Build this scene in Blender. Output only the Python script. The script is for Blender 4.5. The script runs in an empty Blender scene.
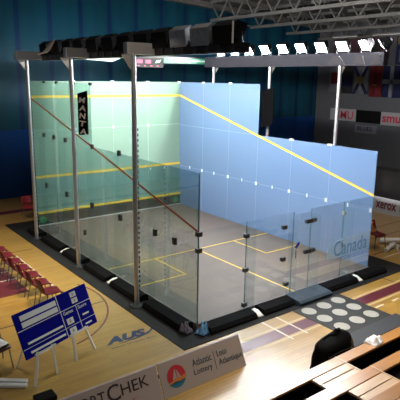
import bpy, math, random
from mathutils import Vector, Matrix, noise
random.seed(7)
PI = math.pi
G = -0.15                                   # gym floor level; the court floor is z = 0
sc = bpy.context.scene
COL = sc.collection
V = Vector

# ------------------------------------------------------------------ materials
def mat(name, col, rough=0.5, metal=0.0, var=0.0, scale=6.0, spec=0.5, emit=None, estr=0.0, bump=0.0, alpha=1.0, coat=0.0):
    m = bpy.data.materials.new(name); m.use_nodes = True
    nt = m.node_tree; b = nt.nodes['Principled BSDF']
    b.inputs['Base Color'].default_value = (*col, 1)
    b.inputs['Roughness'].default_value = rough
    b.inputs['Metallic'].default_value = metal
    b.inputs['Specular IOR Level'].default_value = spec
    b.inputs['Alpha'].default_value = alpha
    b.inputs['Coat Weight'].default_value = coat
    if emit:
        b.inputs['Emission Color'].default_value = (*emit, 1)
        b.inputs['Emission Strength'].default_value = estr
    if var or bump:
        tc = nt.nodes.new('ShaderNodeTexCoord'); n = nt.nodes.new('ShaderNodeTexNoise')
        n.inputs['Scale'].default_value = scale; n.inputs['Detail'].default_value = 4
        nt.links.new(tc.outputs['Object'], n.inputs['Vector'])
        if var:
            mx = nt.nodes.new('ShaderNodeMix'); mx.data_type = 'RGBA'
            mx.inputs[6].default_value = (*[c*(1-var) for c in col], 1)
            mx.inputs[7].default_value = (*[min(1, c*(1+var)) for c in col], 1)
            nt.links.new(n.outputs['Fac'], mx.inputs[0]); nt.links.new(mx.outputs[2], b.inputs['Base Color'])
        if bump:
            bp = nt.nodes.new('ShaderNodeBump'); bp.inputs['Strength'].default_value = bump
            nt.links.new(n.outputs['Fac'], bp.inputs['Height']); nt.links.new(bp.outputs['Normal'], b.inputs['Normal'])
    return m

def glass(name, tint, gl=0.06, haze=None, hz=0.0):
    m = bpy.data.materials.new(name); m.use_nodes = True
    nt = m.node_tree; nt.nodes.clear()
    out = nt.nodes.new('ShaderNodeOutputMaterial')
    tr = nt.nodes.new('ShaderNodeBsdfTransparent'); tr.inputs[0].default_value = (*tint, 1)
    g = nt.nodes.new('ShaderNodeBsdfGlossy'); g.inputs['Roughness'].default_value = 0.03
    lw = nt.nodes.new('ShaderNodeFresnel'); lw.inputs['IOR'].default_value = 1.3
    mu = nt.nodes.new('ShaderNodeMath'); mu.operation = 'MULTIPLY'; mu.inputs[1].default_value = gl*7
    mu.use_clamp = True
    nt.links.new(lw.outputs[0], mu.inputs[0])
    mx = nt.nodes.new('ShaderNodeMixShader'); nt.links.new(mu.outputs[0], mx.inputs[0])
    if haze:
        d = nt.nodes.new('ShaderNodeBsdfDiffuse'); d.inputs[0].default_value = (*haze, 1)
        m2 = nt.nodes.new('ShaderNodeMixShader'); m2.inputs[0].default_value = hz
        nt.links.new(tr.outputs[0], m2.inputs[1]); nt.links.new(d.outputs[0], m2.inputs[2])
        nt.links.new(m2.outputs[0], mx.inputs[1])
    else:
        nt.links.new(tr.outputs[0], mx.inputs[1])
    nt.links.new(g.outputs[0], mx.inputs[2]); nt.links.new(mx.outputs[0], out.inputs[0])
    return m

def wood(name, c1, c2, rough=0.3, plank=(2.2, 0.09), spec=0.5, mortar=0.004, coat=0.0, dark=0.55):
    m = bpy.data.materials.new(name); m.use_nodes = True
    nt = m.node_tree; b = nt.nodes['Principled BSDF']
    tc = nt.nodes.new('ShaderNodeTexCoord')
    br = nt.nodes.new('ShaderNodeTexBrick')
    br.inputs['Scale'].default_value = 1.0
    br.inputs['Brick Width'].default_value = plank[0]; br.inputs['Row Height'].default_value = plank[1]
    br.inputs['Mortar Size'].default_value = mortar
    br.inputs['Color1'].default_value = (*c1, 1); br.inputs['Color2'].default_value = (*c2, 1)
    br.inputs['Mortar'].default_value = (*[x*dark for x in c1], 1)
    nt.links.new(tc.outputs['Object'], br.inputs['Vector'])
    mp = nt.nodes.new('ShaderNodeMapping'); mp.inputs['Scale'].default_value = (0.5, 5, 5)
    nt.links.new(tc.outputs['Object'], mp.inputs['Vector'])
    n = nt.nodes.new('ShaderNodeTexNoise'); n.inputs['Scale'].default_value = 3; n.inputs['Detail'].default_value = 5
    nt.links.new(mp.outputs[0], n.inputs['Vector'])
    mr = nt.nodes.new('ShaderNodeMapRange'); mr.inputs[3].default_value = 0.72; mr.inputs[4].default_value = 1.22
    nt.links.new(n.outputs['Fac'], mr.inputs[0])
    mx = nt.nodes.new('ShaderNodeMix'); mx.data_type = 'RGBA'; mx.blend_type = 'MULTIPLY'; mx.inputs[0].default_value = 1
    nt.links.new(br.outputs['Color'], mx.inputs[6]); nt.links.new(mr.outputs[0], mx.inputs[7])
    nt.links.new(mx.outputs[2], b.inputs['Base Color'])
    b.inputs['Roughness'].default_value = rough; b.inputs['Specular IOR Level'].default_value = spec
    b.inputs['Coat Weight'].default_value = coat; b.inputs['Coat Roughness'].default_value = 0.30
    return m

M = {}
M['gym_wood'] = wood('gym_wood', (0.45, 0.268, 0.056), (0.37, 0.212, 0.042), rough=0.36, spec=0.4, coat=1.0)
M['maroon_paint'] = mat('maroon_paint', (0.12, 0.018, 0.03), 0.36, var=0.15, scale=3, coat=1.0)
M['maroon_paint'].node_tree.nodes['Principled BSDF'].inputs['Coat Roughness'].default_value = 0.24
M['line_white'] = mat('line_white', (0.72, 0.66, 0.52), 0.4)
M['line_cream'] = mat('line_cream', (0.62, 0.50, 0.28), 0.4)
M['line_dark'] = mat('line_dark', (0.07, 0.035, 0.025), 0.4)
M['court'] = mat('court', (0.15, 0.123, 0.11), 0.55, var=0.10, scale=2.2, spec=0.25)
M['court_yellow'] = mat('court_yellow', (0.74, 0.5, 0.045), 0.5)
M['mat_black'] = mat('mat_black', (0.011, 0.0115, 0.0135), 0.75, var=0.2, scale=20, spec=0.25)
M['disc_mat'] = mat('disc_mat', (0.017, 0.019, 0.021), 0.65, var=0.2, scale=20)
M['strip_mat'] = mat('strip_mat', (0.03, 0.034, 0.043), 0.6, var=0.15, scale=15)
M['disc'] = mat('disc', (0.36, 0.355, 0.325), 0.6, var=0.12, scale=12)
M['skirt'] = mat('skirt', (0.004, 0.004, 0.005), 0.8, spec=0.1)
M['steel'] = mat('steel', (0.50, 0.50, 0.52), 0.35, metal=0.7, var=0.08, scale=30)
M['alu'] = mat('alu', (0.72, 0.72, 0.70), 0.4, metal=0.3)
M['white_metal'] = mat('white_metal', (0.78, 0.78, 0.76), 0.45)
M['clamp'] = mat('clamp', (0.045, 0.045, 0.05), 0.4, metal=0.5)
M['clip'] = mat('clip', (0.62, 0.68, 0.76), 0.35)
M['black'] = mat('black', (0.006, 0.006, 0.007), 0.5, spec=0.12)
M['slab_black'] = mat('slab_black', (0.003, 0.003, 0.0035), 0.9, spec=0.02)
M['blackgloss'] = mat('blackgloss', (0.012, 0.012, 0.013), 0.25)
M['beam_black'] = mat('beam_black', (0.012, 0.012, 0.014), 0.4, metal=0.2)
M['beam_grey'] = mat('beam_grey', (0.028, 0.028, 0.036), 0.8, spec=0.1, var=0.12, scale=8)
M['lamp_face'] = mat('lamp_face', (1, 1, 1), 0.5, emit=(1.0, 0.97, 0.95), estr=420.0)
M['silver'] = mat('silver', (0.55, 0.57, 0.60), 0.28, metal=0.85, var=0.5, scale=14)
M['g_left'] = glass('g_left', (0.83, 0.905, 0.895), 0.05, (0.30, 0.55, 0.52), 0.025)
M['g_fin'] = glass('g_fin', (0.93, 0.965, 0.96), 0.02)
M['g_back'] = glass('g_back', (0.945, 0.98, 0.99), 0.045, (0.45, 0.62, 0.75), 0.02)
M['g_edge'] = mat('g_edge', (0.05, 0.13, 0.13), 0.2)
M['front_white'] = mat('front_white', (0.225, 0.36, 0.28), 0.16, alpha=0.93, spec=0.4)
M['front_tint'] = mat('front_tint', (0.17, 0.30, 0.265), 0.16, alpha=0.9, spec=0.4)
M['right_blue'] = mat('right_blue', (0.135, 0.225, 0.39), 0.03, alpha=0.95, spec=0.9)
M['rust'] = mat('rust', (0.42, 0.1, 0.03), 0.5)
M['tin'] = mat('tin', (0.035, 0.042, 0.045), 0.4)
M['teal'] = None
M['white_text'] = mat('white_text', (0.8, 0.8, 0.8), 0.5)
M['board_blue'] = mat('board_blue', (0.004, 0.005, 0.24), 0.6, var=0.08, spec=0.04)
M['board_white'] = mat('board_white', (0.78, 0.79, 0.80), 0.5)
M['leg_white'] = mat('leg_white', (0.74, 0.72, 0.66), 0.5)
M['chair_maroon'] = mat('chair_maroon', (0.105, 0.009, 0.018), 0.45, var=0.1, spec=0.2)
M['chair_red'] = mat('chair_red', (0.33, 0.025, 0.045), 0.4, var=0.1)
M['chair_brown'] = mat('chair_brown', (0.055, 0.020, 0.016), 0.45, var=0.1)
M['chrome'] = mat('chrome', (0.33, 0.33, 0.34), 0.25, metal=0.9)
M['bench'] = wood('bench', (0.46, 0.205, 0.040), (0.40, 0.175, 0.032), rough=0.36, plank=(4.0, 0.30), mortar=0.0, coat=0.9)
M['bench_pale'] = wood('bench_pale', (0.66, 0.47, 0.30), (0.62, 0.43, 0.27), rough=0.36, plank=(4.0, 0.30), mortar=0.0, coat=0.9)
M['gap_shade'] = mat('gap_shade', (0.004, 0.003, 0.004), 0.8, spec=0.1)  # near-black: shade in the bleacher gaps put into the colour
M['bag'] = mat('bag', (0.003, 0.003, 0.0035), 0.8, spec=0.08, bump=0.3, scale=25)
M['paper'] = mat('paper', (0.85, 0.86, 0.90), 0.7)
M['cloth_blue'] = mat('cloth_blue', (0.12, 0.30, 0.55), 0.8, var=0.25, scale=20)
M['cloth_grey'] = mat('cloth_grey', (0.16, 0.15, 0.20), 0.8, var=0.3, scale=20)
M['mat_blue'] = mat('mat_blue', (0.014, 0.032, 0.055), 0.6, var=0.45, scale=5)
M['ad'] = mat('ad', (0.42, 0.36, 0.35), 0.5)
M['ad_dark'] = mat('ad_dark', (0.03, 0.022, 0.025), 0.5)
M['ad_navy'] = mat('ad_navy', (0.035, 0.075, 0.10), 0.5)
M['logo_red'] = mat('logo_red', (0.52, 0.03, 0.05), 0.5)
M['logo_orange'] = mat('logo_orange', (0.62, 0.22, 0.05), 0.5)
M['logo_teal'] = mat('logo_teal', (0.03, 0.20, 0.33), 0.5)
M['logo_blue'] = mat('logo_blue', (0.02, 0.04, 0.13), 0.4)
M['xerox_white'] = mat('xerox_white', (0.62, 0.66, 0.74), 0.5)
M['xerox_red'] = mat('xerox_red', (0.16, 0.01, 0.04), 0.5)
M['wall_grey'] = mat('wall_grey', (0.105, 0.108, 0.118), 0.8, var=0.08, scale=2)
M['drape_black'] = mat('drape_black', (0.010, 0.007, 0.009), 0.7)
M['ceil'] = mat('ceil', (0.115, 0.105, 0.10), 0.8, var=0.25, scale=1.5)
M['truss'] = mat('truss', (0.17, 0.165, 0.155), 0.55, metal=0.2, var=0.15, scale=3)
M['truss_dark'] = mat('truss_dark', (0.09, 0.085, 0.08), 0.6)
M['flag_white'] = mat('flag_white', (0.2, 0.2, 0.23), 0.8)
M['flag_blue'] = mat('flag_blue', (0.012, 0.015, 0.075), 0.8)
M['flag_red'] = mat('flag_red', (0.16, 0.01, 0.013), 0.8)
M['flag_gold'] = mat('flag_gold', (0.22, 0.15, 0.03), 0.8)
M['banner_maroon'] = mat('banner_maroon', (0.085, 0.035, 0.045), 0.8, var=0.35, scale=2)
M['sign_white'] = mat('sign_white', (0.36, 0.35, 0.37), 0.7)
M['sign_grey'] = mat('sign_grey', (0.04, 0.04, 0.043), 0.8, spec=0.1)
M['led_red'] = mat('led_red', (0.25, 0.02, 0.06), 0.5, emit=(1.0, 0.12, 0.25), estr=0.25)
M['led_green'] = mat('led_green', (0.1, 0.4, 0.2), 0.5, emit=(0.5, 1.0, 0.65), estr=0.6)
M['lit_green'] = mat('lit_green', (0.012, 0.06, 0.04), 0.5, emit=(0.05, 0.42, 0.24), estr=0.4)
M['lit_white'] = mat('lit_white', (0.4, 0.45, 0.45), 0.5, emit=(0.75, 1.0, 0.92), estr=0.6)
M['green_logo'] = mat('green_logo', (0.03, 0.28, 0.10), 0.5)
M['decal'] = glass('decal', (0.86, 0.93, 0.97), 0.01, (0.75, 0.88, 0.98), 0.30)
M['decal_text'] = glass('decal_text', (0.68, 0.79, 0.91), 0.01)
M['pvc'] = mat('pvc', (0.66, 0.67, 0.70), 0.5)
M['grip_orange'] = mat('grip_orange', (0.72, 0.33, 0.10), 0.7)

def teal_material():
    m = bpy.data.materials.new('teal_curtain'); m.use_nodes = True
    nt = m.node_tree; b = nt.nodes['Principled BSDF']
    tc = nt.nodes.new('ShaderNodeTexCoord'); sx = nt.nodes.new('ShaderNodeSeparateXYZ')
    nt.links.new(tc.outputs['Object'], sx.inputs[0])
    # seam strips every 1.5 m along x, lower sheet royal blue
    a = nt.nodes.new('ShaderNodeMath'); a.operation = 'ADD'; a.inputs[1].default_value = 60 - 2.05 + 0.16
    nt.links.new(sx.outputs[0], a.inputs[0])
    mo = nt.nodes.new('ShaderNodeMath'); mo.operation = 'MODULO'; mo.inputs[1].default_value = 1.53
    nt.links.new(a.outputs[0], mo.inputs[0])
    lt = nt.nodes.new('ShaderNodeMath'); lt.operation = 'LESS_THAN'; lt.inputs[1].default_value = 0.22
    nt.links.new(mo.outputs[0], lt.inputs[0])
    lo = nt.nodes.new('ShaderNodeMath'); lo.operation = 'LESS_THAN'; lo.inputs[1].default_value = 3.0
    nt.links.new(sx.outputs[2], lo.inputs[0])
    n = nt.nodes.new('ShaderNodeTexNoise'); n.inputs['Scale'].default_value = 1.3
    nt.links.new(tc.outputs['Object'], n.inputs['Vector'])
    mx0 = nt.nodes.new('ShaderNodeMix'); mx0.data_type = 'RGBA'
    mx0.inputs[6].default_value = (0.003, 0.070, 0.118, 1); mx0.inputs[7].default_value = (0.004, 0.085, 0.140, 1)
    nt.links.new(n.outputs['Fac'], mx0.inputs[0])
    mx = nt.nodes.new('ShaderNodeMix'); mx.data_type = 'RGBA'
    nt.links.new(lt.outputs[0], mx.inputs[0]); nt.links.new(mx0.outputs[2], mx.inputs[6])
    mx.inputs[7].default_value = (0.003, 0.035, 0.125, 1)
    my = nt.nodes.new('ShaderNodeMix'); my.data_type = 'RGBA'
    nt.links.new(lo.outputs[0], my.inputs[0]); nt.links.new(mx.outputs[2], my.inputs[6])
    my.inputs[7].default_value = (0.006, 0.085, 0.38, 1)
    nt.links.new(my.outputs[2], b.inputs['Base Color'])
    b.inputs['Roughness'].default_value = 0.6
    return m
M['teal'] = teal_material()

# ------------------------------------------------------------------ mesh helpers
class MB:
    def __init__(s): s.v = []; s.f = []; s.mi = []; s.mats = []; s.m = 0; s.smooth = []
    def use(s, m):
        if m not in s.mats: s.mats.append(m)
        s.m = s.mats.index(m); return s
    def add(s, vs, fs, sm=False):
        o = len(s.v); s.v += [V(p) for p in vs]
        for f in fs: s.f.append([o+i for i in f]); s.mi.append(s.m); s.smooth.append(sm)
        return s
    def box(s, x0, x1, y0, y1, z0, z1):
        vs = [(x, y, z) for x in (x0, x1) for y in (y0, y1) for z in (z0, z1)]
        return s.add(vs, [(0, 1, 3, 2), (4, 6, 7, 5), (0, 4, 5, 1), (2, 3, 7, 6), (0, 2, 6, 4), (1, 5, 7, 3)])
    def obox(s, c, ax, ay, az):          # centre + three half-axis vectors
        c = V(c); vs = [c + V(ax)*i + V(ay)*j + V(az)*k for i in (-1, 1) for j in (-1, 1) for k in (-1, 1)]
        return s.add(vs, [(0, 1, 3, 2), (4, 6, 7, 5), (0, 4, 5, 1), (2, 3, 7, 6), (0, 2, 6, 4), (1, 5, 7, 3)])
    def bar(s, p0, p1, w, h, up=(0, 0, 1)):
        p0 = V(p0); p1 = V(p1); d = (p1-p0); a = d.cross(V(up))
        if a.length < 1e-6: a = d.cross(V((0, 1, 0)))
        a.normalize(); b = d.cross(a).normalized()
        return s.obox((p0+p1)/2, d/2, a*w/2, b*h/2)
    def prism(s, pts, vec):              # polygon pts extruded by vec
        n = len(pts); vec = V(vec); vs = [V(p) for p in pts] + [V(p)+vec for p in pts]
        fs = [tuple(range(n-1, -1, -1)), tuple(range(n, 2*n))] + [(i, (i+1) % n, n+(i+1) % n, n+i) for i in range(n)]
        return s.add(vs, fs)
    def tube(s, pts, r, n=8, rs=None):
        pts = [V(p) for p in pts]; o = len(s.v); vs = []; fs = []
        for i, p in enumerate(pts):
            d = (pts[min(i+1, len(pts)-1)] - pts[max(i-1, 0)]).normalized()
            a = d.cross(V((0, 0, 1)))
            if a.length < 0.05: a = d.cross(V((1, 0, 0)))
            a.normalize(); b = d.cross(a)
            rr = rs[i] if rs else r
            for k in range(n):
                t = 2*PI*k/n; vs.append(p + a*math.cos(t)*rr + b*math.sin(t)*rr)
        for i in range(len(pts)-1):
            for k in range(n):
                k2 = (k+1) % n; fs.append((i*n+k, i*n+k2, (i+1)*n+k2, (i+1)*n+k))
        s.add(vs, fs, True)
        s.add([vs[k] for k in range(n)], [tuple(range(n-1, -1, -1))])
        s.add([vs[-n+k] for k in range(n)], [tuple(range(n))])
        return s
    def disc(s, c, r, h, n=28):
        c = V(c); ring = [(c.x+r*math.cos(2*PI*k/n), c.y+r*math.sin(2*PI*k/n), c.z) for k in range(n)]
        return s.prism(ring, (0, 0, h))
    def grid(s, fn, nu, nv, closed=False):
        vs = [fn(i/nu, j/nv) for i in range(nu+1) for j in range(nv+1)]
        fs = [(i*(nv+1)+j, (i+1)*(nv+1)+j, (i+1)*(nv+1)+j+1, i*(nv+1)+j+1) for i in range(nu) for j in range(nv)]
        return s.add(vs, fs, True)
    def build(s, name, m=None, parent=None, origin=None, bevel=0.0, solid=0.0, subd=0):
        o0 = V(origin) if origin is not None else (parent.location.copy() if parent is not None and parent.get('_root') else V((0, 0, 0)))
        if parent is not None and not parent.get('_root') and parent.parent is not None: o0 = parent.parent.location.copy()
        me = bpy.data.meshes.new(name)
        me.from_pydata([tuple(p-o0) for p in s.v], [], s.f)
        ms = s.mats if s.mats else [m]
        for x in ms: me.materials.append(x)
        for p, i, sm in zip(me.polygons, s.mi, s.smooth): p.material_index = i if s.mats else 0; p.use_smooth = sm
        import bmesh
        b = bmesh.new(); b.from_mesh(me); bmesh.ops.recalc_face_normals(b, faces=b.faces); b.to_mesh(me); b.free()
        me.update()
        o = bpy.data.objects.new(name, me); COL.objects.link(o)
        if parent is not None: o.parent = parent
        elif origin is not None: o.location = o0
        if bevel:
            md = o.modifiers.new('bevel', 'BEVEL'); md.width = bevel; md.segments = 2; md.limit_method = 'ANGLE'
        if solid:
            md = o.modifiers.new('solid', 'SOLIDIFY'); md.thickness = solid; md.offset = 0
        if subd:
            md = o.modifiers.new('sub', 'SUBSURF'); md.levels = subd; md.render_levels = subd
        return o

def tag(o, label, cat, group=None, kind=None):
    o['label'] = label; o['category'] = cat
    if group: o['group'] = group
    if kind: o['kind'] = kind
    return o
def struct(o, label=None):
    o['kind'] = 'structure'
    if label: o['label'] = label
    return o
def thing(name, label, cat, loc=(0, 0, 0), group=None):
    o = bpy.data.objects.new(name, None); COL.objects.link(o); o.location = loc; o.empty_display_size = 0.1
    o['_root'] = 1
    return tag(o, label, cat, group)
def dup(root, loc, rz=None, label=None, group=None):
    r = root.copy(); COL.objects.link(r); r.location = loc
    if rz is not None: r.rotation_euler = (0, 0, rz)
    if label: r['label'] = label
    if group: r['group'] = group
    for ch in list(root.children):
        c = ch.copy(); COL.objects.link(c); c.parent = r
        for gch in list(ch.children):
            d = gch.copy(); COL.objects.link(d); d.parent = c
    return r

def text(body, name, m, o, right, up, width=None, height=None, parent=None, depth=0.004, shear=0.0, bold=0.0, align='L', origin=None):
    """letters on a plane: o = lower left corner, right/up unit vectors"""
    cu = bpy.data.curves.new(name, 'FONT'); cu.body = body; cu.shear = shear; cu.offset = bold; cu.extrude = 0.01
    cu.resolution_u = 3
    to = bpy.data.objects.new(name, cu); COL.objects.link(to)
    dg = bpy.context.evaluated_depsgraph_get(); dg.update()
    me = bpy.data.meshes.new_from_object(to.evaluated_get(dg))
    bpy.data.objects.remove(to); bpy.data.curves.remove(cu)
    xs = [v.co.x for v in me.vertices]; ys = [v.co.y for v in me.vertices]
    x0, x1, y0, y1 = min(xs), max(xs), min(ys), max(ys)
    sx = width/(x1-x0) if width else None; sy = height/(y1-y0) if height else None
    if sx is None: sx = sy
    if sy is None: sy = sx
    right = V(right).normalized(); up = V(up).normalized(); nrm = right.cross(up)
    base = V((0, 0, 0))
    if parent is not None:
        p = parent
        base = p.location.copy() if p.get('_root') else (p.parent.location.copy() if p.parent is not None else V((0, 0, 0)))
    for v in me.vertices:
        c = v.co.copy()
        v.co = V(o) + right*((c.x-x0)*sx) + up*((c.y-y0)*sy) + nrm*(depth*(0.5 + 0.5*(c.z/0.01))) - base
    me.materials.clear(); me.materials.append(m); me.name = name
    ob = bpy.data.objects.new(name, me); COL.objects.link(ob)
    if parent is not None: ob.parent = parent
    return ob

# ------------------------------------------------------------------ setting
fl = MB().use(M['gym_wood']); fl.box(-12, 22.2, -13, 16, G-0.2, G)
e = 0.002
def paint(m, x0, x1, y0, y1, lift=0.0015):
    fl.use(m); fl.box(x0, x1, y0, y1, G-0.01, G+lift)
paint(M['maroon_paint'], -0.6, 16, -1.42, -1.07)                   # maroon band along the near side
for y in (-1.50, -1.00): paint(M['line_cream'], -0.6, 16, y-0.025, y+0.025, 0.002)
for x in (1.455, 1.93): paint(M['line_white'], x-0.025, x+0.025, -1.60, -0.60, 0.003)
for x0, x1 in ((4.38, 4.72), (5.10, 5.41), (5.85, 6.15), (6.6, 6.9)): paint(M['line_white'], x0, x1, -1.72, -1.67, 0.003)
paint(M['line_dark'], 6.3, 6.34, -1.0, 0.0, 0.002)
paint(M['line_dark'], 7.9, 16, 0.78, 0.84); paint(M['line_white'], 7.9, 16, 0.42, 0.47)
paint(M['line_dark'], 7.9, 16, 1.9, 1.94); paint(M['line_dark'], 7.9, 16, 2.7, 2.74)
paint(M['maroon_paint'], -12, 3.5, 12.75, 13.25)                     # far band
paint(M['maroon_paint'], -7, -2.30, 4.35, 6.55)                      # painted key at the left
for y in (5.47, 6.15): paint(M['line_white'], -7, -2.25, y-0.025, y+0.025, 0.003)
paint(M['line_dark'], -7, -0.95, 2.62, 2.66); paint(M['line_dark'], -7, -0.95, 7.75, 7.79)
paint(M['line_white'], -1.66, -1.61, 3.4, 7.4)
paint(M['line_white'], -1.9, -1.2, 3.36, 3.40)
paint(M['line_white'], -5.0, -1.2, -1.02, -0.98)
# red three point arc left of the court
fl.use(M['maroon_paint'])
arc = [(-3.05+2.15*math.cos(t), 3.2+2.3*math.sin(t)) for t in [(-75+i*7.5)*PI/180 for i in range(14)]]
for a, b in zip(arc, arc[1:]): fl.bar((a[0], a[1], G-0.003), (b[0], b[1], G-0.003), 0.045, 0.010)
floor = struct(fl.build('floor'))

# floor lettering (painted logo)
LG = text('AUS', 'floor_logo', M['logo_blue'], (-2.02, 0.53, G+0.001), (1, -0.045, 0), (0.045, 1, 0), width=1.06, height=0.30, parent=floor, depth=0.002, shear=0.4, bold=0.06)
LG['label'] = 'blue slanted letters painted on the wood floor'
sw = MB(); sw.prism([(-1.75, 0.46, G), (-1.3, 0.455, G), (-0.98, 0.50, G), (-0.80, 0.62, G), (-0.78, 0.73, G), (-0.90, 0.60, G), (-1.25, 0.50, G)], (0, 0, 0.004))
sw.build('floor_logo_swoosh', M['logo_blue'], floor)
text('Atlantic University Sport', 'floor_logo_caption', M['logo_blue'], (-2.0, 0.33, G+0.001), (1, -0.05, 0), (0.05, 1, 0), width=1.08, height=0.06, parent=floor, depth=0.002)

def curtain(u, v):
    x = -12 + 34*u
    return (x, 15.6 + 0.025*math.sin(x*2*PI/1.53) + 0.008*math.sin(x*9.1), G + (9.9-G)*v)
cw = MB(); cw.grid(curtain, 340, 2)
tag(cw.build('gym_curtain', M['teal'], solid=0.02), 'tall teal curtain with blue seams closing off the far side of the gym', 'curtain')
struct(MB().box(-12, 22.2, 15.8, 16.0, G, 10).build('wall_back', M['wall_grey']))
struct(MB().box(22.0, 22.2, -13, 15.8, G, 10).build('wall_right', M['wall_grey']))

# ceiling: a gently sloping deck
def cz(x): return 10.25 - 0.058*x
cl = MB(); cl.prism([(-12, -13, cz(-12)), (22.2, -13, cz(22.2)), (22.2, -13, cz(22.2)+0.2), (-12, -13, cz(-12)+0.2)], (0, 29, 0))
struct(cl.build('ceiling', M['ceil']))
# roof beam along the far wall and trusses
def truss(name, label, a, b, depth, nweb, m, r=0.05):
    t = thing(name, label, 'roof truss', ((a[0]+b[0])/2, (a[1]+b[1])/2, a[2]), 'steel roof trusses')
    a = V(a); b = V(b); d = V((0, 0, -depth)); r *= 1.25
    MB().bar(a, b, r*2.4, r*2.4).build('top_chord', m, t)
    MB().bar(a+d, b+d, r*2.4, r*2.4).build('bottom_chord', m, t)
    w = MB()
    for i in range(nweb):
        p = a.lerp(b, i/nweb); q = a.lerp(b, (i+0.5)/nweb); s = a.lerp(b, (i+1)/nweb)
        w.bar(p, q+d, r*1.1, r*1.1); w.bar(q+d, s, r*1.1, r*1.1)
    w.build('web', m, t)
    return t
bm = MB(); bm.prism([(2, 15.1, cz(2)-0.36), (22, 15.1, cz(22)-0.36), (22, 15.1, cz(22)-0.08), (2, 15.1, cz(2)-0.08)], (0, 0.4, 0))
struct(bm.build('trim_1', M['truss']))
names = ['nearest the far curtain corner', 'second from the right wall', 'third from the right wall', 'farthest from the right wall']
for i, x in enumerate((21.2, 18.2, 15.2, 12.2)):
    truss('roof_truss', 'grey steel roof truss running away under the ceiling, ' + ['close along the right wall', 'second from the right wall', 'third from the right wall', 'leftmost of the four in view'][i],
          (x, -4, cz(x)-0.08), (x, 15.0, cz(x)-0.08), 0.95, 14, M['truss'])
for i, y in enumerate((13.2, 10.6, 8.0, 5.4)):
    p = MB().bar((8, y, cz(8)-0.14), (21.9, y, cz(21.9)-0.14), 0.16, 0.22)
    tag(p.build('roof_purlin', M['truss_dark'] if i % 2 else M['truss'], origin=(15, y, cz(15)-0.14)), 'grey roof purlin under the ceiling, ' + ['first from the teal curtain', 'second from the teal curtain', 'third from the teal curtain', 'farthest from the teal curtain'][i], 'roof beam', 'roof purlins')
for i, (x, y) in enumerate(((20.0, 12.0), (20.0, 9.2))):
    t = thing('ceiling_light', 'unlit pale strip light hanging under the ceiling, ' + ['left of the two', 'right of the two'][i], 'ceiling light', (x, y, cz(x)-1.1), 'unlit ceiling lights')
    MB().box(x-0.08, x+0.08, y-0.9, y+0.9, cz(x)-1.15, cz(x)-1.07).build('housing', M['truss'], t)
    MB().box(x-0.05, x+0.05, y-0.85, y+0.85, cz(x)-1.19, cz(x)-1.15).build('tube', M['board_white'], t)
    MB().tube([(x, y, cz(x)-1.07), (x, y, cz(x))], 0.02).build('hanger', M['truss_dark'], t)

# ------------------------------------------------------------------ right wall dressing (x = 22 plane, faces -x)
def wall_panel(name, label, cat, y0, y1, z0, z1, m, group=None, x=21.93, th=0.05):
    t = thing(name, label, cat, (x, (y0+y1)/2, z0), group)
    MB().box(x, x+th, min(y0, y1), max(y0, y1), z0, z1).build('panel', m, t)
    return t
L = (0, -1, 0); U = (0, 0, 1)
t = wall_panel('wall_sign', 'white sign board with big dark red capitals on the grey right wall', 'sign', 14.25, 12.2, 2.84, 3.60, M['sign_white'])
text('SMU', 'lettering', M['logo_red'], (21.92, 13.75, 2.96), L, U, width=1.35, height=0.52, parent=t, bold=0.01)
wall_panel('scoreboard_display', 'blank black panel between the two lettered boards on the right wall', 'display', 12.18, 10.38, 2.82, 3.58, M['black'])
t = wall_panel('wall_sign', 'white sign board with dark red lowercase letters, right of the black panel', 'sign', 10.36, 8.3, 2.78, 3.56, M['sign_white'])
text('smus', 'lettering', M['logo_red'], (21.92, 10.25, 2.95), L, U, width=1.55, height=0.38, parent=t, bold=0.03)
t = wall_panel('paper_sign', 'small pale sign with dark letters under the black wall panel', 'sign', 12.2, 10.6, 2.16, 2.66, M['flag_white'])
text('BLUES', 'lettering', M['flag_blue'], (21.92, 12.0, 2.32), L, U, width=1.1, height=0.26, parent=t, bold=0.01)
# hanging flags
def flag(label, y0, y1, z0, z1, m):
    t = thing('hanging_flag', label, 'flag', (21.8, (y0+y1)/2, z0), 'flags on the right wall')
    b = MB(); b.grid(lambda u, v: (21.8+0.03*math.sin(u*9), y0+(y1-y0)*u, z0+(z1-z0)*v), 12, 4)
    b.build('cloth', m, t, solid=0.012)
    MB().tube([(21.8, y0-0.02, z1), (21.8, y1+0.02, z1)], 0.02).build('rod', M['truss'], t)
    return t
t = flag('white hanging flag with a dark blue diagonal cross', 12.45, 11.42, 4.55, 6.3, M['flag_white'])
b = MB(); b.bar((21.74, 12.42, 4.6), (21.74, 11.45, 6.25), 0.20, 0.03, up=(1, 0, 0)); b.bar((21.74, 11.45, 4.6), (21.74, 12.42, 6.25), 0.20, 0.03, up=(1, 0, 0)); b.build('cross', M['flag_blue'], t)
b = MB(); b.box(21.71, 21.74, 11.75, 12.12, 5.2, 5.65); b.build('shield', M['flag_gold'], t)
t = flag('plain red hanging flag with a small pale emblem', 11.28, 10.45, 4.45, 6.3, M['flag_red'])
b = MB(); b.box(21.71, 21.74, 10.75, 11.0, 5.1, 5.2); b.build('emblem', M['flag_gold'], t)
t = flag('dark blue hanging flag with a white upright cross', 10.36, 9.1, 4.45, 6.3, M['flag_blue'])
b = MB(); b.box(21.71, 21.74, 9.62, 9.86, 4.47, 6.28); b.box(21.71, 21.74, 9.12, 10.36, 5.25, 5.5); b.build('cross', M['flag_white'], t)
t = flag('white hanging flag with a red blotch, leftmost in the flag row', 14.4, 13.5, 4.6, 6.3, M['flag_white'])
b = MB(); b.box(21.71, 21.74, 13.7, 14.2, 5.2, 5.9); b.build('emblem', M['flag_red'], t)
t = flag('pale grey hanging flag with a blue stripe, beside the diagonal cross flag', 13.4, 12.6, 4.6, 6.3, M['sign_grey'])
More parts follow.
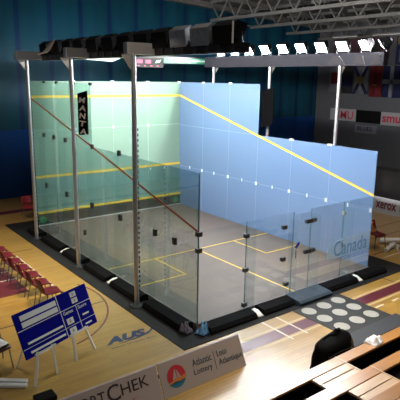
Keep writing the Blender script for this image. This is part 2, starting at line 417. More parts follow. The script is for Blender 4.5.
b = MB(); b.box(21.71, 21.74, 12.62, 13.38, 5.0, 5.5); b.build('stripe', M['flag_blue'], t)
for i, (y0, y1, z0, z1, m, lb) in enumerate(((14.3, 12.4, 6.75, 8.0, 'banner_maroon', 'dull maroon mural banner high on the right wall, left of two'), (12.2, 10.2, 6.75, 8.0, 'banner_maroon', 'dull maroon mural banner high on the right wall, right of two'))):
    t = wall_panel('mural_banner', lb, 'banner', y0, y1, z0, z1, M[m], 'maroon mural banners')
    b = MB(); b.box(21.9, 21.925, (y0+y1)/2-0.3, (y0+y1)/2+0.3, z0+0.2, z1-0.2); b.build('figure', M['sign_grey'], t)
t = wall_panel('gold_banner', 'dark banner with gold lettering strokes at the top right of the wall', 'banner', 9.75, 8.4, 6.35, 8.1, M['flag_blue'])
b = MB(); b.box(21.9, 21.925, 9.1, 9.65, 7.5, 7.95); b.box(21.9, 21.925, 9.15, 9.5, 6.5, 7.2); b.build('stroke', M['flag_gold'], t)
# black draped barrier in front of the right wall
b = MB(); b.grid(lambda u, v: (13.6+0.05*math.sin(u*110)*(1-v), -6+15.5*u, G+(1.62-G)*v), 160, 2)
t = thing('black_drape_barrier', 'long low barrier draped in black behind the white lettered board', 'barrier', (13.6, 1.7, G))
b.build('drape', M['drape_black'], t, solid=0.03)
MB().box(13.62, 14.3, -6, 9.5, 1.56, 1.62).build('top_board', M['drape_black'], t)
# xerox boards
def perimeter_board(label, y0, y1):
    t = thing('perimeter_board', label, 'advertising board', (13.0, (y0+y1)/2, G), 'white boards on the right')
    MB().box(13.0, 13.05, y0, y1, G, 0.53).build('panel', M['xerox_white'], t)
    b = MB()
    for y in (y0+0.2, y1-0.2): b.bar((13.05, y, 0.35), (13.4, y, G+0.01), 0.04, 0.03)
    b.build('stand', M['black'], t)
    return t
t = perimeter_board('white advertising board with dark red word standing right of the glass court', 2.55, 4.85)
text('xerox', 'lettering', M['xerox_red'], (12.99, 4.26, 0.05), L, U, width=1.0, height=0.30, parent=t, bold=0.02)
MB().box(12.985, 13.0, 2.7, 3.1, 0.10, 0.34).build('emblem', M['xerox_red'], t)

# ------------------------------------------------------------------ the court
cf = MB().use(M['court']); cf.box(-0.03, 6.43, -0.03, 9.78, -0.13, 0)
cf.use(M['court_yellow'])
w = 0.028
def cl_(x0, x1, y0, y1): cf.box(x0, x1, y0, y1, -0.01, 0.002)
cl_(0, 6.4, 4.26-w, 4.26+w); cl_(3.2-w, 3.2+w, 0, 4.26)
for s in (0, 1):
    xa = 1.6 if s == 0 else 4.8
    cl_(xa-w, xa+w, 2.66-w, 4.26); x0, x1 = ((0, 1.6+w) if s == 0 else (4.8-w, 6.4)); cl_(x0, x1, 2.66-w, 2.66+w)
cfo = tag(cf.build('court_floor', origin=(3.2, 4.9, -0.13)), 'grey squash court floor with yellow lines inside the glass walls', 'court floor')
b = MB().box(-0.795, 7.72, -0.60, 11.15, G, G+0.014); b.build('x') if False else None
tag(b.build('rubber_mat', M['mat_black'], origin=(3.3, 5.2, G)), 'huge black rubber mat lying under the glass court', 'mat')

TH = 0.014
ZS = 1.03
z1, z2, z3 = 1.73, 3.48, 5.26
def clampset(parent, pts, axis, m, s=(0.055, 0.085), depth=0.035, name='clamp'):
    for (a, z) in pts:
        b = MB()
        if axis == 'x': b.box(parent['_c']-depth, parent['_c']+depth, a-s[0], a+s[0], z-s[1], z+s[1])
        else: b.box(a-s[0], a+s[0], parent['_c']-depth, parent['_c']+depth, z-s[1], z+s[1])
        b.build(name, m, parent, bevel=0.006)

# left wall ---------------------------------------------------------
lw = thing('glass_side_wall', 'green tinted clear glass side wall of the court, nearest the scoreboard', 'glass wall', (0, 4.9, 0)); lw['_c'] = 0.0
jl = [0, 1.76, 3.5, 5.06, 6.95, 8.70, 9.75]
for a, b_ in zip(jl, jl[1:]):
    tops = [(0.0, z1), (z1, z2)] + ([(z2, z3)] if a > 5 else [])
    for za, zb in tops:
        p = MB().use(M['g_left']); p.box(-TH, 0, a+0.006, b_-0.006, za+0.004, zb-0.004)
        p.build('glass_pane', None, lw)
for y in jl[1:-1]:
    MB().box(-0.20, -TH-0.002, y-0.005, y+0.005, 0.0, z2-0.05).build('glass_fin', M['g_fin'], lw)
clampset(lw, [(y, z1) for y in (0.92, 1.76, 3.5, 5.2, 7.0, 8.69)], 'x', M['clamp'])
clampset(lw, [(y, z2) for y in (3.5, 5.06, 6.95, 7.85, 8.7)], 'x', M['clamp'], s=(0.05, 0.07))
clampset(lw, [(y, z3-0.02) for y in (5.06, 6.2, 7.46, 8.46)], 'x', M['clamp'], s=(0.05, 0.04))
clampset(lw, [(y, 0.75) for y in (2.6, 5.76)], 'x', M['clamp'], s=(0.04, 0.08))
ln = MB().prism([(-TH-0.006, 0, 2.13*ZS-0.035), (-TH-0.006, 9.75, 4.57*ZS-0.05), (-TH-0.006, 9.75, 4.57*ZS+0.0), (-TH-0.006, 0, 2.13*ZS+0.015)], (0.005, 0, 0))
o = ln.build('out_line', M['rust'], lw); o['label'] = 'slanting rust red line'
ln = MB().prism([(0.001, 0, 2.13*ZS-0.03), (0.001, 9.75, 4.57*ZS-0.045), (0.001, 9.75, 4.57*ZS+0.0), (0.001, 0, 2.13*ZS+0.015)], (0.004, 0, 0))

# right wall --------------------------------------------------------
rw = thing('glass_side_wall', 'blue tinted glass side wall on the right of the court', 'glass wall', (6.4, 4.9, 0)); rw['_c'] = 6.4
jr = [0, 1.65, 3.29, 4.92, 6.52, 8.14, 9.75]
for a, b_ in zip(jr, jr[1:]):
    tops = [(0.0, z1), (z1, z2)] + ([(z2, z3)] if a > 4.9 else [])
    for za, zb in tops:
        MB().box(6.4, 6.4+TH, a+0.003, b_-0.003, za+0.002, zb-0.002).build('glass_pane', M['right_blue'], rw)
M['seam'] = mat('seam', (0.155, 0.25, 0.42), 0.3)
for y in jr[1:-1]:
    MB().box(6.397, 6.4-0.0005, y-0.007, y+0.007, 0.0, z3 if y >= 4.92 else z2).build('joint_seam', M['seam'], rw)
MB().box(6.397, 6.4-0.0005, 0, 9.75, z1-0.008, z1+0.008).build('joint_seam', M['seam'], rw)
MB().box(6.397, 6.4-0.0005, 4.92, 9.75, z2-0.007, z2+0.007).build('joint_seam', M['seam'], rw)
clampset(rw, [(y, z1) for y in (9.0, 7.37, 5.70, 4.1, 2.5, 0.87)], 'x', M['clip'], s=(0.024, 0.06), depth=0.02, name='clip')
clampset(rw, [(y, z1) for y in (8.15, 6.51, 4.93, 3.3, 1.71, 0.06)], 'x', M['clip'], s=(0.045, 0.06), depth=0.02, name='clip')
clampset(rw, [(y, z2) for y in (3.3, 1.71)], 'x', M['clip'], s=(0.09, 0.03), depth=0.02, name='clip')
clampset(rw, [(y, z3) for y in (8.15, 6.51)], 'x', M['clip'], s=(0.08, 0.03), depth=0.02, name='clip')
o = MB().prism([(6.394, 0, 2.13*ZS-0.045), (6.394, 9.75, 4.57*ZS-0.035), (6.394, 9.75, 4.57*ZS+0.045), (6.394, 0, 2.13*ZS+0.025)], (0.005, 0, 0)).build('out_line', M['court_yellow'], rw)
o['label'] = 'slanting yellow line'

# front wall --------------------------------------------------------
fw = thing('glass_front_wall', 'pale green glass front wall with two yellow lines and a grey tin', 'glass wall', (3.2, 9.75, 0)); fw['_c'] = 9.75
jf = [0.0, 1.6, 3.2, 4.8, 6.4]
for a, b_ in zip(jf, jf[1:]):
    for za, zb in ((0.0, 1.80*ZS), (1.80*ZS, 3.52), (3.52, z3)):
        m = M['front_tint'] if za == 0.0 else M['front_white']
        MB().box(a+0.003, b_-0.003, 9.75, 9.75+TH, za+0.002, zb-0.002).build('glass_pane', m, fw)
M['front_seam'] = mat('front_seam', (0.3, 0.44, 0.36), 0.3)
for x in jf[1:-1]:
    MB().box(x-0.012, x+0.012, 9.747, 9.7495, 0.54, z3).build('joint_seam', M['front_seam'], fw)
MB().box(0, 6.4, 9.747, 9.7495, 3.51, 3.53).build('joint_seam', M['front_seam'], fw)
clampset(fw, [(x, z) for x in (1.6, 3.2, 4.8) for z in (3.52,)], 'y', M['clip'], s=(0.05, 0.06), depth=0.02, name='clip')
clampset(fw, [(x, z3-0.01) for x in (1.6, 3.2, 4.8, 6.35)], 'y', M['clip'], s=(0.07, 0.04), depth=0.02, name='clip')
clampset(fw, [(x, 1.70) for x in (4.1, 4.9, 5.6)], 'y', M['clip'], s=(0.03, 0.05), depth=0.02, name='clip')
MB().box(0, 6.4, 9.742, 9.749, 4.57*ZS-0.04, 4.57*ZS+0.05).build('out_line', M['court_yellow'], fw)
MB().box(0, 6.4, 9.742, 9.749, 1.78*ZS-0.045, 1.78*ZS+0.045).build('service_line', M['court_yellow'], fw)
tn = MB().box(0.0, 6.4, 9.70, 9.748, 0.01, 0.46).build('tin', M['tin'], fw)
MB().box(0.0, 6.4, 9.685, 9.75, 0.46, 0.535).build('tin_line', M['court_yellow'], fw)
MB().box(0.0, 6.4, 9.69, 9.70, 0.01, 0.05).build('tin_rail', M['alu'], fw)
b = MB(); b.prism([(0.75, 9.695, 0.10), (2.1, 9.695, 0.10), (2.2, 9.695, 0.40), (0.95, 9.695, 0.40)], (0, 0.004, 0)); o = b.build('tin_decal', M['strip_mat'], fw)
text('Dunlop', 'tin_lettering', M['sign_grey'], (0.9, 9.694, 0.13), (1, 0, 0), U, width=1.15, height=0.24, parent=fw, shear=0.3, bold=0.02)
for x in (0.18, 6.14):
    MB().prism([(x+0.13*math.cos(k*PI/6), 9.692, 0.24+0.13*math.sin(k*PI/6)) for k in range(12)], (0, 0.006, 0)).build('tin_emblem', M['green_logo'], fw)
text('WSF', 'tin_lettering', M['sign_grey'], (3.0, 9.694, 0.18), (1, 0, 0), U, width=0.75, height=0.14, parent=fw)
# dark box standing behind the front wall is seen above the tin
MB().box(5.45, 6.36, 9.765, 9.80, 0.62, 1.03).build('rear_panel', M['strip_mat'], fw)

# back wall ---------------------------------------------------------
bw = thing('glass_back_wall', 'clear glass back wall with a door, facing the bleachers', 'glass wall', (3.2, 0, 0)); bw['_c'] = 0.0
ZB = 2.185
for a, b_ in ((0.0, 1.42), (1.42, 3.03), (3.70, 5.06), (5.06, 6.4)):
    MB().box(a+0.004, b_-0.004, -TH, 0, 0.004, ZB).build('glass_pane', M['g_back'], bw)
for x in (1.42, 2.86, 3.70, 5.06):
    MB().box(x-0.007, x+0.007, -0.34, -TH-0.002, 0.0, ZB-0.12).build('glass_fin', M['g_back'], bw)
for x in (1.42, 3.03, 3.70, 5.06):
    MB().box(x-0.006, x+0.006, -TH-0.001, 0.001, 0.0, ZB).build('pane_edge', M['g_edge'], bw)
for x in (1.74, 2.93, 4.02, 5.40):
    MB().box(x-0.010, x+0.010, -0.36, -0.34, 0.0, ZB-0.12).build('fin_edge', M['g_edge'], bw) if False else None
dr = MB().box(3.045, 3.685, -TH, 0, 0.02, 2.10).build('door_leaf', M['g_back'], bw); dr['label'] = 'frameless glass door leaf'
MB().tube([(3.13, -0.05, 0.95), (3.13, -0.05, 1.15)], 0.012).build('door_handle', M['chrome'], dr)
ds = MB(); ds.prism([(3.12, -TH-0.004, 1.24), (3.22, -TH-0.004, 1.33), (3.30, -TH-0.004, 1.36), (3.29, -TH-0.004, 1.28), (3.18, -TH-0.004, 1.19)], (0, 0.003, 0)); ds.build('door_sticker', M['board_blue'], dr)
for z in (1.86, 1.03):
    b = MB(); b.box(3.50, 3.69, -0.04, 0.02, z-0.05, z+0.05); b.box(3.71, 3.90, -0.04, 0.02, z-0.05, z+0.05); b.tube([(3.70, -0.05, z-0.06), (3.70, -0.05, z+0.06)], 0.018)
    b.build('hinge', M['clamp'], bw)
for (x, z) in ((1.42, 1.84), (1.42, 0.99), (1.42, 0.1), (2.70, 1.84), (2.70, 1.0), (5.06, 1.86), (5.06, 0.99), (2.86, 0.29)):
    sx = 0.04 if x > 4 else 0.07
    MB().box(x-sx, x+sx, -0.05, 0.03, z-0.05, z+0.05).build('clamp', M['clamp'] if sx > 0.06 else M['steel'], bw, bevel=0.008)
for z in (2.12, 1.745):
    MB().box(-0.06, 0.07, -0.06, 0.05, z-0.05, z+0.055).build('corner_clamp', M['clamp'], bw, bevel=0.01)
MB().box(-TH-0.004, 0.006, -TH-0.004, 0.004, 0, z2).build('corner_seam', M['g_edge'], bw)
# white washed decal with lettering on the door side pane
pts = [(4.42, 0.62), (4.75, 0.58), (5.5, 0.60), (6.36, 0.60), (6.36, 1.16), (5.6, 1.15), (4.8, 1.10), (4.45, 0.95)]
MB().prism([(x, -TH-0.004, z) for x, z in pts], (0, 0.002, 0)).build('decal', M['decal'], bw)
text('Canada', 'decal_lettering', M['decal_text'], (4.72, -TH-0.006, 0.64), (1, 0, 0), U, width=1.52, height=0.44, parent=bw, depth=0.002, bold=0.01)

# base skirting wedges ----------------------------------------------
sides = [('left', a, b_) for a, b_ in ((0.12, 1.72), (2.05, 3.45), (3.75, 5.10), (5.42, 6.65), (6.95, 8.45), (8.85, 9.75))]
lbl = ['from the near corner of the court', 'second from the near corner', 'third from the near corner', 'fourth from the near corner', 'fifth from the near corner', 'farthest along the left glass wall']
for i, (s, a, b_) in enumerate(sides):
    b = MB(); b.prism([(-0.036, a, 0.0), (-0.10, a, 0.03), (-0.36, a, -0.01), (-0.42, a, -0.08), (-0.42, a, G+0.014), (-0.036, a, G+0.014)], (0, b_-a, 0))
    tag(b.build('base_skirt', M['skirt'], origin=(-0.2, (a+b_)/2, G)), 'black skirting wedge along the left glass wall, ' + lbl[i].replace('from', 'first from' if i == 0 else 'from', 1), 'skirting', 'black skirting wedges')
for i, (a, b_) in enumerate(((0.10, 1.50), (1.76, 2.82), (4.10, 5.42), (5.70, 6.80))):
    b = MB(); b.prism([(a, -0.036, 0.0), (a, -0.10, 0.03), (a, -0.36, -0.01), (a, -0.42, -0.08), (a, -0.42, G+0.014), (a, -0.036, G+0.014)], (b_-a, 0, 0))
    tag(b.build('base_skirt', M['skirt'], origin=((a+b_)/2, -0.2, G)), 'black skirting wedge under the glass back wall, ' + ['left of all four, by the blue cloth', 'just left of the blue step', 'just right of the blue step', 'rightmost, past the right corner'][i], 'skirting', 'black skirting wedges')
# white bracket feet
def foot(x, y, ang, label):
    t = thing('bracket_foot', label, 'bracket', (0, 0, 0), 'white bracket feet')
    b = MB(); b.prism([(-0.18, -0.09, 0), (0.20, -0.09, 0), (0.20, -0.09, 0.11), (0.05, -0.09, 0.12), (-0.18, -0.09, 0.03)], (0, 0.18, 0))
    b.build('wedge', M['white_metal'], t, bevel=0.006)
    MB().box(-0.22, 0.22, -0.11, 0.11, -0.002, 0.012).build('plate', M['clamp'], t)
    t.location = (x, y, G+0.016); t.rotation_euler = (0, 0, ang); t.scale = (0.85, 0.85, 0.85)
for i, y in enumerate((1.88, 3.60, 5.26, 6.80, 8.65)):
    foot(-0.22, y + (0.31 if i in (0, 2, 4) else 0), 0, 'white metal bracket foot by the left glass wall, ' + ['beside the nearest pole', 'between the near and middle poles', 'beside the middle pole', 'between the middle and far poles', 'beside the far left pole'][i])
for i, x in enumerate((1.63, 2.72, 5.56)):
    foot(x, -0.25 , PI/2, 'white metal bracket foot under the back wall, ' + ['left of the blue step', 'partly under the blue step', 'right of the blue step'][i])
# blue step / mat before the door
b = MB(); b.prism([(2.87, -0.02, 0.03), (4.05, -0.02, 0.03), (4.05, -0.40, 0.0), (4.03, -0.46, -0.10), (4.03, -0.46, G+0.014), (2.85, -0.50, G+0.014), (2.85, -0.50, -0.06), (2.87, -0.44, -0.0)], (0, 0, 0.0)) if False else MB()
b.prism([(2.84, -0.03, G+0.02), (2.84, -0.56, G+0.02), (2.84, -0.58, -0.06), (2.84, -0.50, -0.02), (2.84, -0.03, 0.02)], (1.24, 0, 0))
tag(b.build('door_step', M['mat_blue'], origin=(3.46, -0.3, G), bevel=0.01), 'slate blue mottled step mat laid before the glass door', 'step')

# crumpled cloths and bottle at the near corner
def crumple(name, label, cat, c, sx, sy, h, m, seed, rz=0.0, nz=5.0):
    def fn(u, v):
        x = (u-0.5)*2; y = (v-0.5)*2; r = max(abs(x), abs(y))
        n = noise.noise(V((u*nz+seed, v*nz, seed*1.7)))
        z = max(0.004, h*(1-r**3)*(0.55+0.9*n))
        k = 1+0.18*noise.noise(V((u*2+seed, v*2, 3.1)))
        X = x*sx*k; Y = y*sy*k
        return (c[0]+X*math.cos(rz)-Y*math.sin(rz), c[1]+X*math.sin(rz)+Y*math.cos(rz), c[2]+z)
    b = MB(); b.grid(fn, 18, 18)
    o = b.build(name, m, origin=c, solid=0.006)
    return tag(o, label, cat)
crumple('towel', 'crumpled light blue cloth dropped at the near corner of the court', 'cloth', (-0.01, -0.22, G+0.03), 0.15, 0.13, 0.24, M['cloth_blue'], 2.3, 0.4)
crumple('jacket', 'crumpled dark grey cloth behind the blue cloth at the near corner', 'cloth', (-0.30, 0.03, G+0.03), 0.10, 0.13, 0.24, M['cloth_grey'], 5.1, 0.2)
t = thing('water_bottle', 'thin white bottle lying beside the blue cloth', 'bottle', (0.26, -0.27, G+0.06))
MB().tube([(0.14, -0.20, G+0.14), (0.30, -0.34, G+0.06)], 0.028).build('body', M['paper'], t)
MB().tube([(0.30, -0.34, G+0.06), (0.34, -0.372, G+0.045)], 0.018).build('cap', M['board_white'], t)

# ------------------------------------------------------------------ lighting rig
def pole(x, y, label, perforated):
    t = thing('rig_pole', label, 'pole', (x, y, G), 'rig poles')
    top = 5.93
    MB().tube([(x, y, G+0.014), (x, y, top)], 0.058, 14).build('shaft', M['steel'], t)
    MB().box(x-0.15, x+0.15, y-0.15, y+0.15, G+0.014, G+0.03).build('base_plate', M['clamp'], t)
    s = 1 if x < 3 else -1
    b = MB(); b.prism([(x-s*0.06, y-0.02, top), (x-s*0.30, y-0.02, top), (x-s*0.06, y-0.02, top-0.32)], (0, 0.04, 0)); b.build('gusset', M['alu'], t)
    if perforated:
        b = MB(); pts = [(x+0.05, y-0.02, G+0.2)]
        for k in range(34):
            z = G+0.25+k*0.125
            pts += [(x+0.055, y-0.02, z), (x+0.095, y-0.02, z), (x+0.095, y-0.02, z+0.06), (x+0.055, y-0.02, z+0.06)]
        pts += [(x+0.055, y-0.02, 4.6), (x+0.045, y-0.02, 4.6), (x+0.045, y-0.02, G+0.2)]
        b.prism(pts[1:], (0, 0.04, 0))
        b.build('slotted_strip', M['black'], t)
    return t
PL = [(-0.45, 8.72), (-0.46, 5.28), (-0.46, 1.90)]
PR = [(6.90, 8.13), (6.90, 4.97), (6.90, 1.92)]
for i, (x, y) in enumerate(PL): pole(x, y, ['tall steel rig pole at the far left corner of the court', 'tall steel rig pole midway along the left glass wall', 'tall steel rig pole nearest the camera on the left'][i], i != 1)
for i, (x, y) in enumerate(PR): pole(x, y, ['tall steel rig pole behind the blue wall at the far right corner', 'tall steel rig pole behind the blue wall, middle one', 'tall steel rig pole behind the blue wall, rightmost'][i], False)
# cross heads on the left poles
for i, (x, y) in enumerate(PL):
    t = thing('cross_head', ['long grey box beam on the far left pole', 'grey box beam topping the middle left pole', 'bright metal box beam topping the nearest left pole'][i], 'box beam', (x, y, 5.93), 'box beams on the left poles')
    x0 = [-0.80, -0.62, -0.66][i]; x1 = [0.05, 0.05, 0.055][i]
    MB().box(x0, x1, y-0.09, y+0.09, 5.94, 6.20).build('beam', M['alu'] if i == 2 else M['steel'], t, bevel=0.01)
    MB().box(x0-0.012, x0+0.002, y-0.08, y+0.08, 5.95, 6.19).build('end_cap', M['steel'], t)
# long beams
t = thing('lamp_beam', 'black long beam carrying the left row of floodlights', 'beam', (0.22, 4.0, 5.9))
MB().box(0.06, 0.36, -1.05, 9.3, 5.93, 6.12).build('box_section', M['beam_black'], t)
b = MB()
for k in range(26): b.box(0.03, 0.06, -0.95+k*0.4, -0.85+k*0.4, 5.95, 6.08)
b.build('bolt_row', M['clamp'], t)
t = thing('lamp_beam', 'grey long beam carrying the right row of bright floodlights', 'beam', (6.9, 4.4, 5.83))
MB().box(6.80, 7.02, 0.35, 8.6, 5.86, 6.24).build('box_section', M['beam_grey'], t)
b = MB()
for (ya, yb) in ((1.65, 2.35), (0.95, 1.35), (0.36, 0.75)):
    b.prism([(6.79, ya, 5.9), (6.79, yb, 5.9), (6.79, (ya+yb)/2+0.1, 6.16), (6.79, (ya+yb)/2-0.1, 6.16)], (-0.03, 0, 0))
b.build('gusset_plate', M['sign_grey'], t)
t = thing('cross_beam', 'dark beam joining the rows across the front wall', 'beam', (3.2, 8.9, 6.1))
MB().box(0.36, 6.80, 8.93, 9.07, 6.12, 6.24).build('box_section', M['beam_black'], t)
# banner strips and display hanging on the cross beam
t = thing('lit_banner', 'green glowing strip banner with a web address hung high over the front wall', 'banner', (6.1, 8.86, 5.98))
MB().box(4.98, 7.2, 8.86, 8.935, 5.98, 6.19).build('panel', M['lit_green'], t)
text('www.mantaglasscourt.com', 'lettering', M['lit_white'], (5.5, 8.855, 6.04), (1, 0, 0), U, width=1.5, height=0.10, parent=t)
t = thing('lit_strip', 'white and green lit strip left of the red digit display', 'light strip', (2.2, 8.86, 6.0))
b = MB(); b.prism([(0.45, 8.86, 6.10), (3.1, 8.86, 6.10), (2.75, 8.86, 5.97), (0.9, 8.86, 6.05), (0.45, 8.86, 6.07)], (0, 0.075, 0)); b.box(0.6, 2.9, 8.90, 8.935, 6.09, 6.14); b.build('diffuser', M['lit_white'], t)
MB().box(0.45, 2.0, 8.855, 8.905, 6.04, 6.065).build('green_edge', M['lit_green'], t)
t = thing('digit_display', 'small grey display box with red digits hanging under the rig', 'display', (4.15, 8.8, 5.8))
MB().box(3.43, 4.93, 8.80, 8.935, 5.80, 6.16).build('housing', M['sign_grey'], t, bevel=0.01)
for x0 in (3.75, 4.12):
    b = MB(); b.box(x0, x0+0.24, 8.79, 8.80, 5.95, 6.08); b.build('digit', M['led_red'], t)
b = MB(); b.prism([(4.55, 8.79, 5.97), (4.75, 8.79, 5.99), (4.82, 8.79, 6.09), (4.62, 8.79, 6.07)], (0, 0.01, 0)); b.build('green_light', M['led_green'], t)
b = MB()
for k in range(5): b.box(3.5+k*0.28, 3.58+k*0.28, 8.79, 8.80, 5.84, 5.88)
b.build('button_row', M['led_red'], t)

# floodlights: built facing -x (local), tilted down
def make_flood(name, label, tilt, hood, body, group, size=(0.42, 0.36)):
    t = thing(name, label, 'floodlight', (0, 0, 0), group)
    a = tilt; d = V((-math.cos(a), 0, -math.sin(a))); u = V((-math.sin(a), 0, math.cos(a))); s = V((0, 1, 0))
    w, h = size[0]/2, size[1]/2
    c = V((0, 0, 0.30))
    f = [c + d*0.10 + s*(i*w) + u*(j*h) for i, j in ((-1, -1), (1, -1), (1, 1), (-1, 1))]
    bk = [c - d*0.14 + s*(i*w*0.62) + u*(j*h*0.62) for i, j in ((-1, -1), (1, -1), (1, 1), (-1, 1))]
    b = MB(); b.add(f+bk, [(0, 1, 5, 4), (1, 2, 6, 5), (2, 3, 7, 6), (3, 0, 4, 7), (4, 5, 6, 7), (3, 2, 1, 0)])
    b.build('housing', body, t, bevel=0.012)
    b = MB(); b.obox(c + d*0.103, s*w*0.86, u*h*0.86, d*0.002); lens = b.build('lens', M['lamp_face'], t); lens.parent = [c for c in t.children if c.name.startswith('housing')][0]
    if hood:
        b = MB()
        b.obox(c + d*(0.10+hood/2) + u*h, d*hood/2, s*w*1.05, u*0.006)
        for k in (-1, 1): b.prism([c+d*0.10+s*k*w*1.05+u*h, c+d*(0.10+hood)+s*k*w*1.05+u*h, c+d*0.10+s*k*w*1.05-u*h], s*k*0.006)
        b.build('hood', body, t)
    b = MB(); b.tube([c - s*(w+0.03), V((0, -w-0.03, 0.05)), V((0, 0, 0.0)), V((0, w+0.03, 0.05)), c + s*(w+0.03)], 0.014)
    b.build('yoke', M['clamp'], t)
    b = MB(); b.obox(c - d*0.17 - u*0.02, s*0.07, u*0.06, d*0.035); b.build('ballast_box', M['clamp'], t)
    return t
RL = [7.72, 6.90, 6.10, 5.22, 4.36, 3.54, 2.70, 1.87, 1.05, 0.42]
ordr = ['ninth', 'eighth', 'seventh', 'sixth', 'fifth', 'fourth', 'third', 'second']
p0 = make_flood('floodlight', 'bright floodlight on the grey beam, farthest from its right end', 0.62, 0.0, M['black'], 'right row of floodlights')
p0.location = (6.93, RL[0], 6.20)
for i, y in enumerate(RL[1:], 1):
    lb = 'bright floodlight on the grey beam, %s counted from its right end' % (ordr[i-1] if i < 9 else 'first')
    dup(p0, (6.93, y, 6.20), -1.15 if i == 9 else (-0.35 if i == 8 else 0.0), lb)
LLY = [-0.70, 0.03, 0.78, 1.50, 2.30, 3.10, 3.95, 4.85, 5.72, 6.50, 7.35, 8.30]
q0 = make_flood('hooded_floodlight', 'black hooded floodlight at the near end of the left row, rear side plate silver', 0.50, 0.0, M['black'], 'left row of hooded floodlights', size=(0.54, 0.36))
q0.rotation_euler = (0, 0, PI); q0.location = (0.20, LLY[0], 6.02)
# a taller hood seen from behind
def add_hood(t):
    b = MB()
    b.prism([V((0.22, -0.29, 0.06)), V((0.26, -0.29, 0.40)), V((0.10, -0.29, 0.50)), V((-0.22, -0.29, 0.42)), V((-0.02, -0.29, 0.40)), V((0.12, -0.29, 0.30))], (0, 0.012, 0))
    b.prism([V((0.22, 0.278, 0.06)), V((0.26, 0.278, 0.40)), V((0.10, 0.278, 0.50)), V((-0.22, 0.278, 0.42)), V((-0.02, 0.278, 0.40)), V((0.12, 0.278, 0.30))], (0, 0.012, 0))
    b.add([V(p) for p in ((0.10, -0.29, 0.50), (0.10, 0.29, 0.50), (0.26, 0.29, 0.40), (0.26, -0.29, 0.40))], [(0, 1, 2, 3)])
    b.add([V(p) for p in ((0.26, -0.29, 0.40), (0.26, 0.29, 0.40), (0.22, 0.29, 0.06), (0.22, -0.29, 0.06))], [(0, 1, 2, 3)])
    b.add([V(p) for p in ((0.10, -0.29, 0.50), (0.10, 0.29, 0.50), (-0.22, 0.29, 0.42), (-0.22, -0.29, 0.42))], [(0, 1, 2, 3)])
    b.m = 0
    # built in local space: rotation of the root applies
    return b.build('shroud', M['black'], t, origin=(0, 0, 0), solid=0.008)
add_hood(q0)
lo = ['second', 'third', 'fourth', 'fifth', 'sixth', 'seventh', 'eighth', 'ninth', 'tenth', 'eleventh', 'twelfth']
for i, y in enumerate(LLY[1:]):
    silver = i in (0, 1)
    r = dup(q0, (0.20, y, 6.02), PI, ('silver backed floodlight' if silver else 'black hooded floodlight') + ' in the left row, %s from the near end' % lo[i])
    if silver:
        for c in r.children:
            if c.name.startswith(('housing', 'shroud')):
                c.data = c.data.copy(); c.data.materials[0] = M['silver']
pl = MB().box(0.02, 0.05, -1.055, -1.045, 6.12, 6.52)
for c in q0.children:
    if c.name.startswith('shroud'): sh = c
b = MB(); b.obox(V((0.235, 0.30, 0.27)), V((0.012, 0, 0)), V((0, 0.012, 0)), V((0, 0, 0.20)))
o = b.build('edge_plate', M['white_metal'], q0, origin=(0, 0, 0)); o['label'] = 'bright silver edge plate'
# white flap standing in for a lit lamp face by the far left pole
t = thing('lit_face_flap', 'white flap standing in for a lit lamp face beside the far left pole', 'reflector', (-0.1, 7.6, 6.1))
b = MB(); b.prism([(-0.10, 8.2, 6.18), (-0.10, 7.2, 6.52), (-0.10, 7.6, 6.22), (-0.10, 7.9, 6.16)], (0.02, 0, 0)); b.build('flap', M['white_metal'], t)
MB().bar((-0.09, 8.62, 6.12), (-0.09, 7.9, 6.18), 0.05, 0.05).build('arm', M['white_metal'], t)

# black hanging name slabs
def slab(name, label, x, y0, y1, za, zb, zc, zd, face):
    t = thing(name, label, 'sign', (x, (y0+y1)/2, za))
    pts = [(x, y1, za), (x, y1, zb), (x, y0, zd), (x, y0, zc)]
    MB().prism(pts, (0.03, 0, 0)).build('panel', M['slab_black'], t)
    return t
t = slab('name_slab', 'black slanted upright sign with stacked white letters on the left glass wall', -0.10, 5.12, 5.72, 3.76, 4.95, 3.83, 5.05, -1)
for i, ch in enumerate('MANTA'):
    text(ch, 'letter', M['white_text'], (-0.104, 5.63, 4.70-i*0.222), (0, -1, 0.0), U, width=0.44, height=0.16, parent=t, depth=0.004, shear=0.15, bold=0.03)
slab('name_slab', 'black slanted upright sign behind the blue wall by the middle right pole', 6.50, 4.35, 4.92, 3.75, 5.02, 3.88, 5.17, 1)

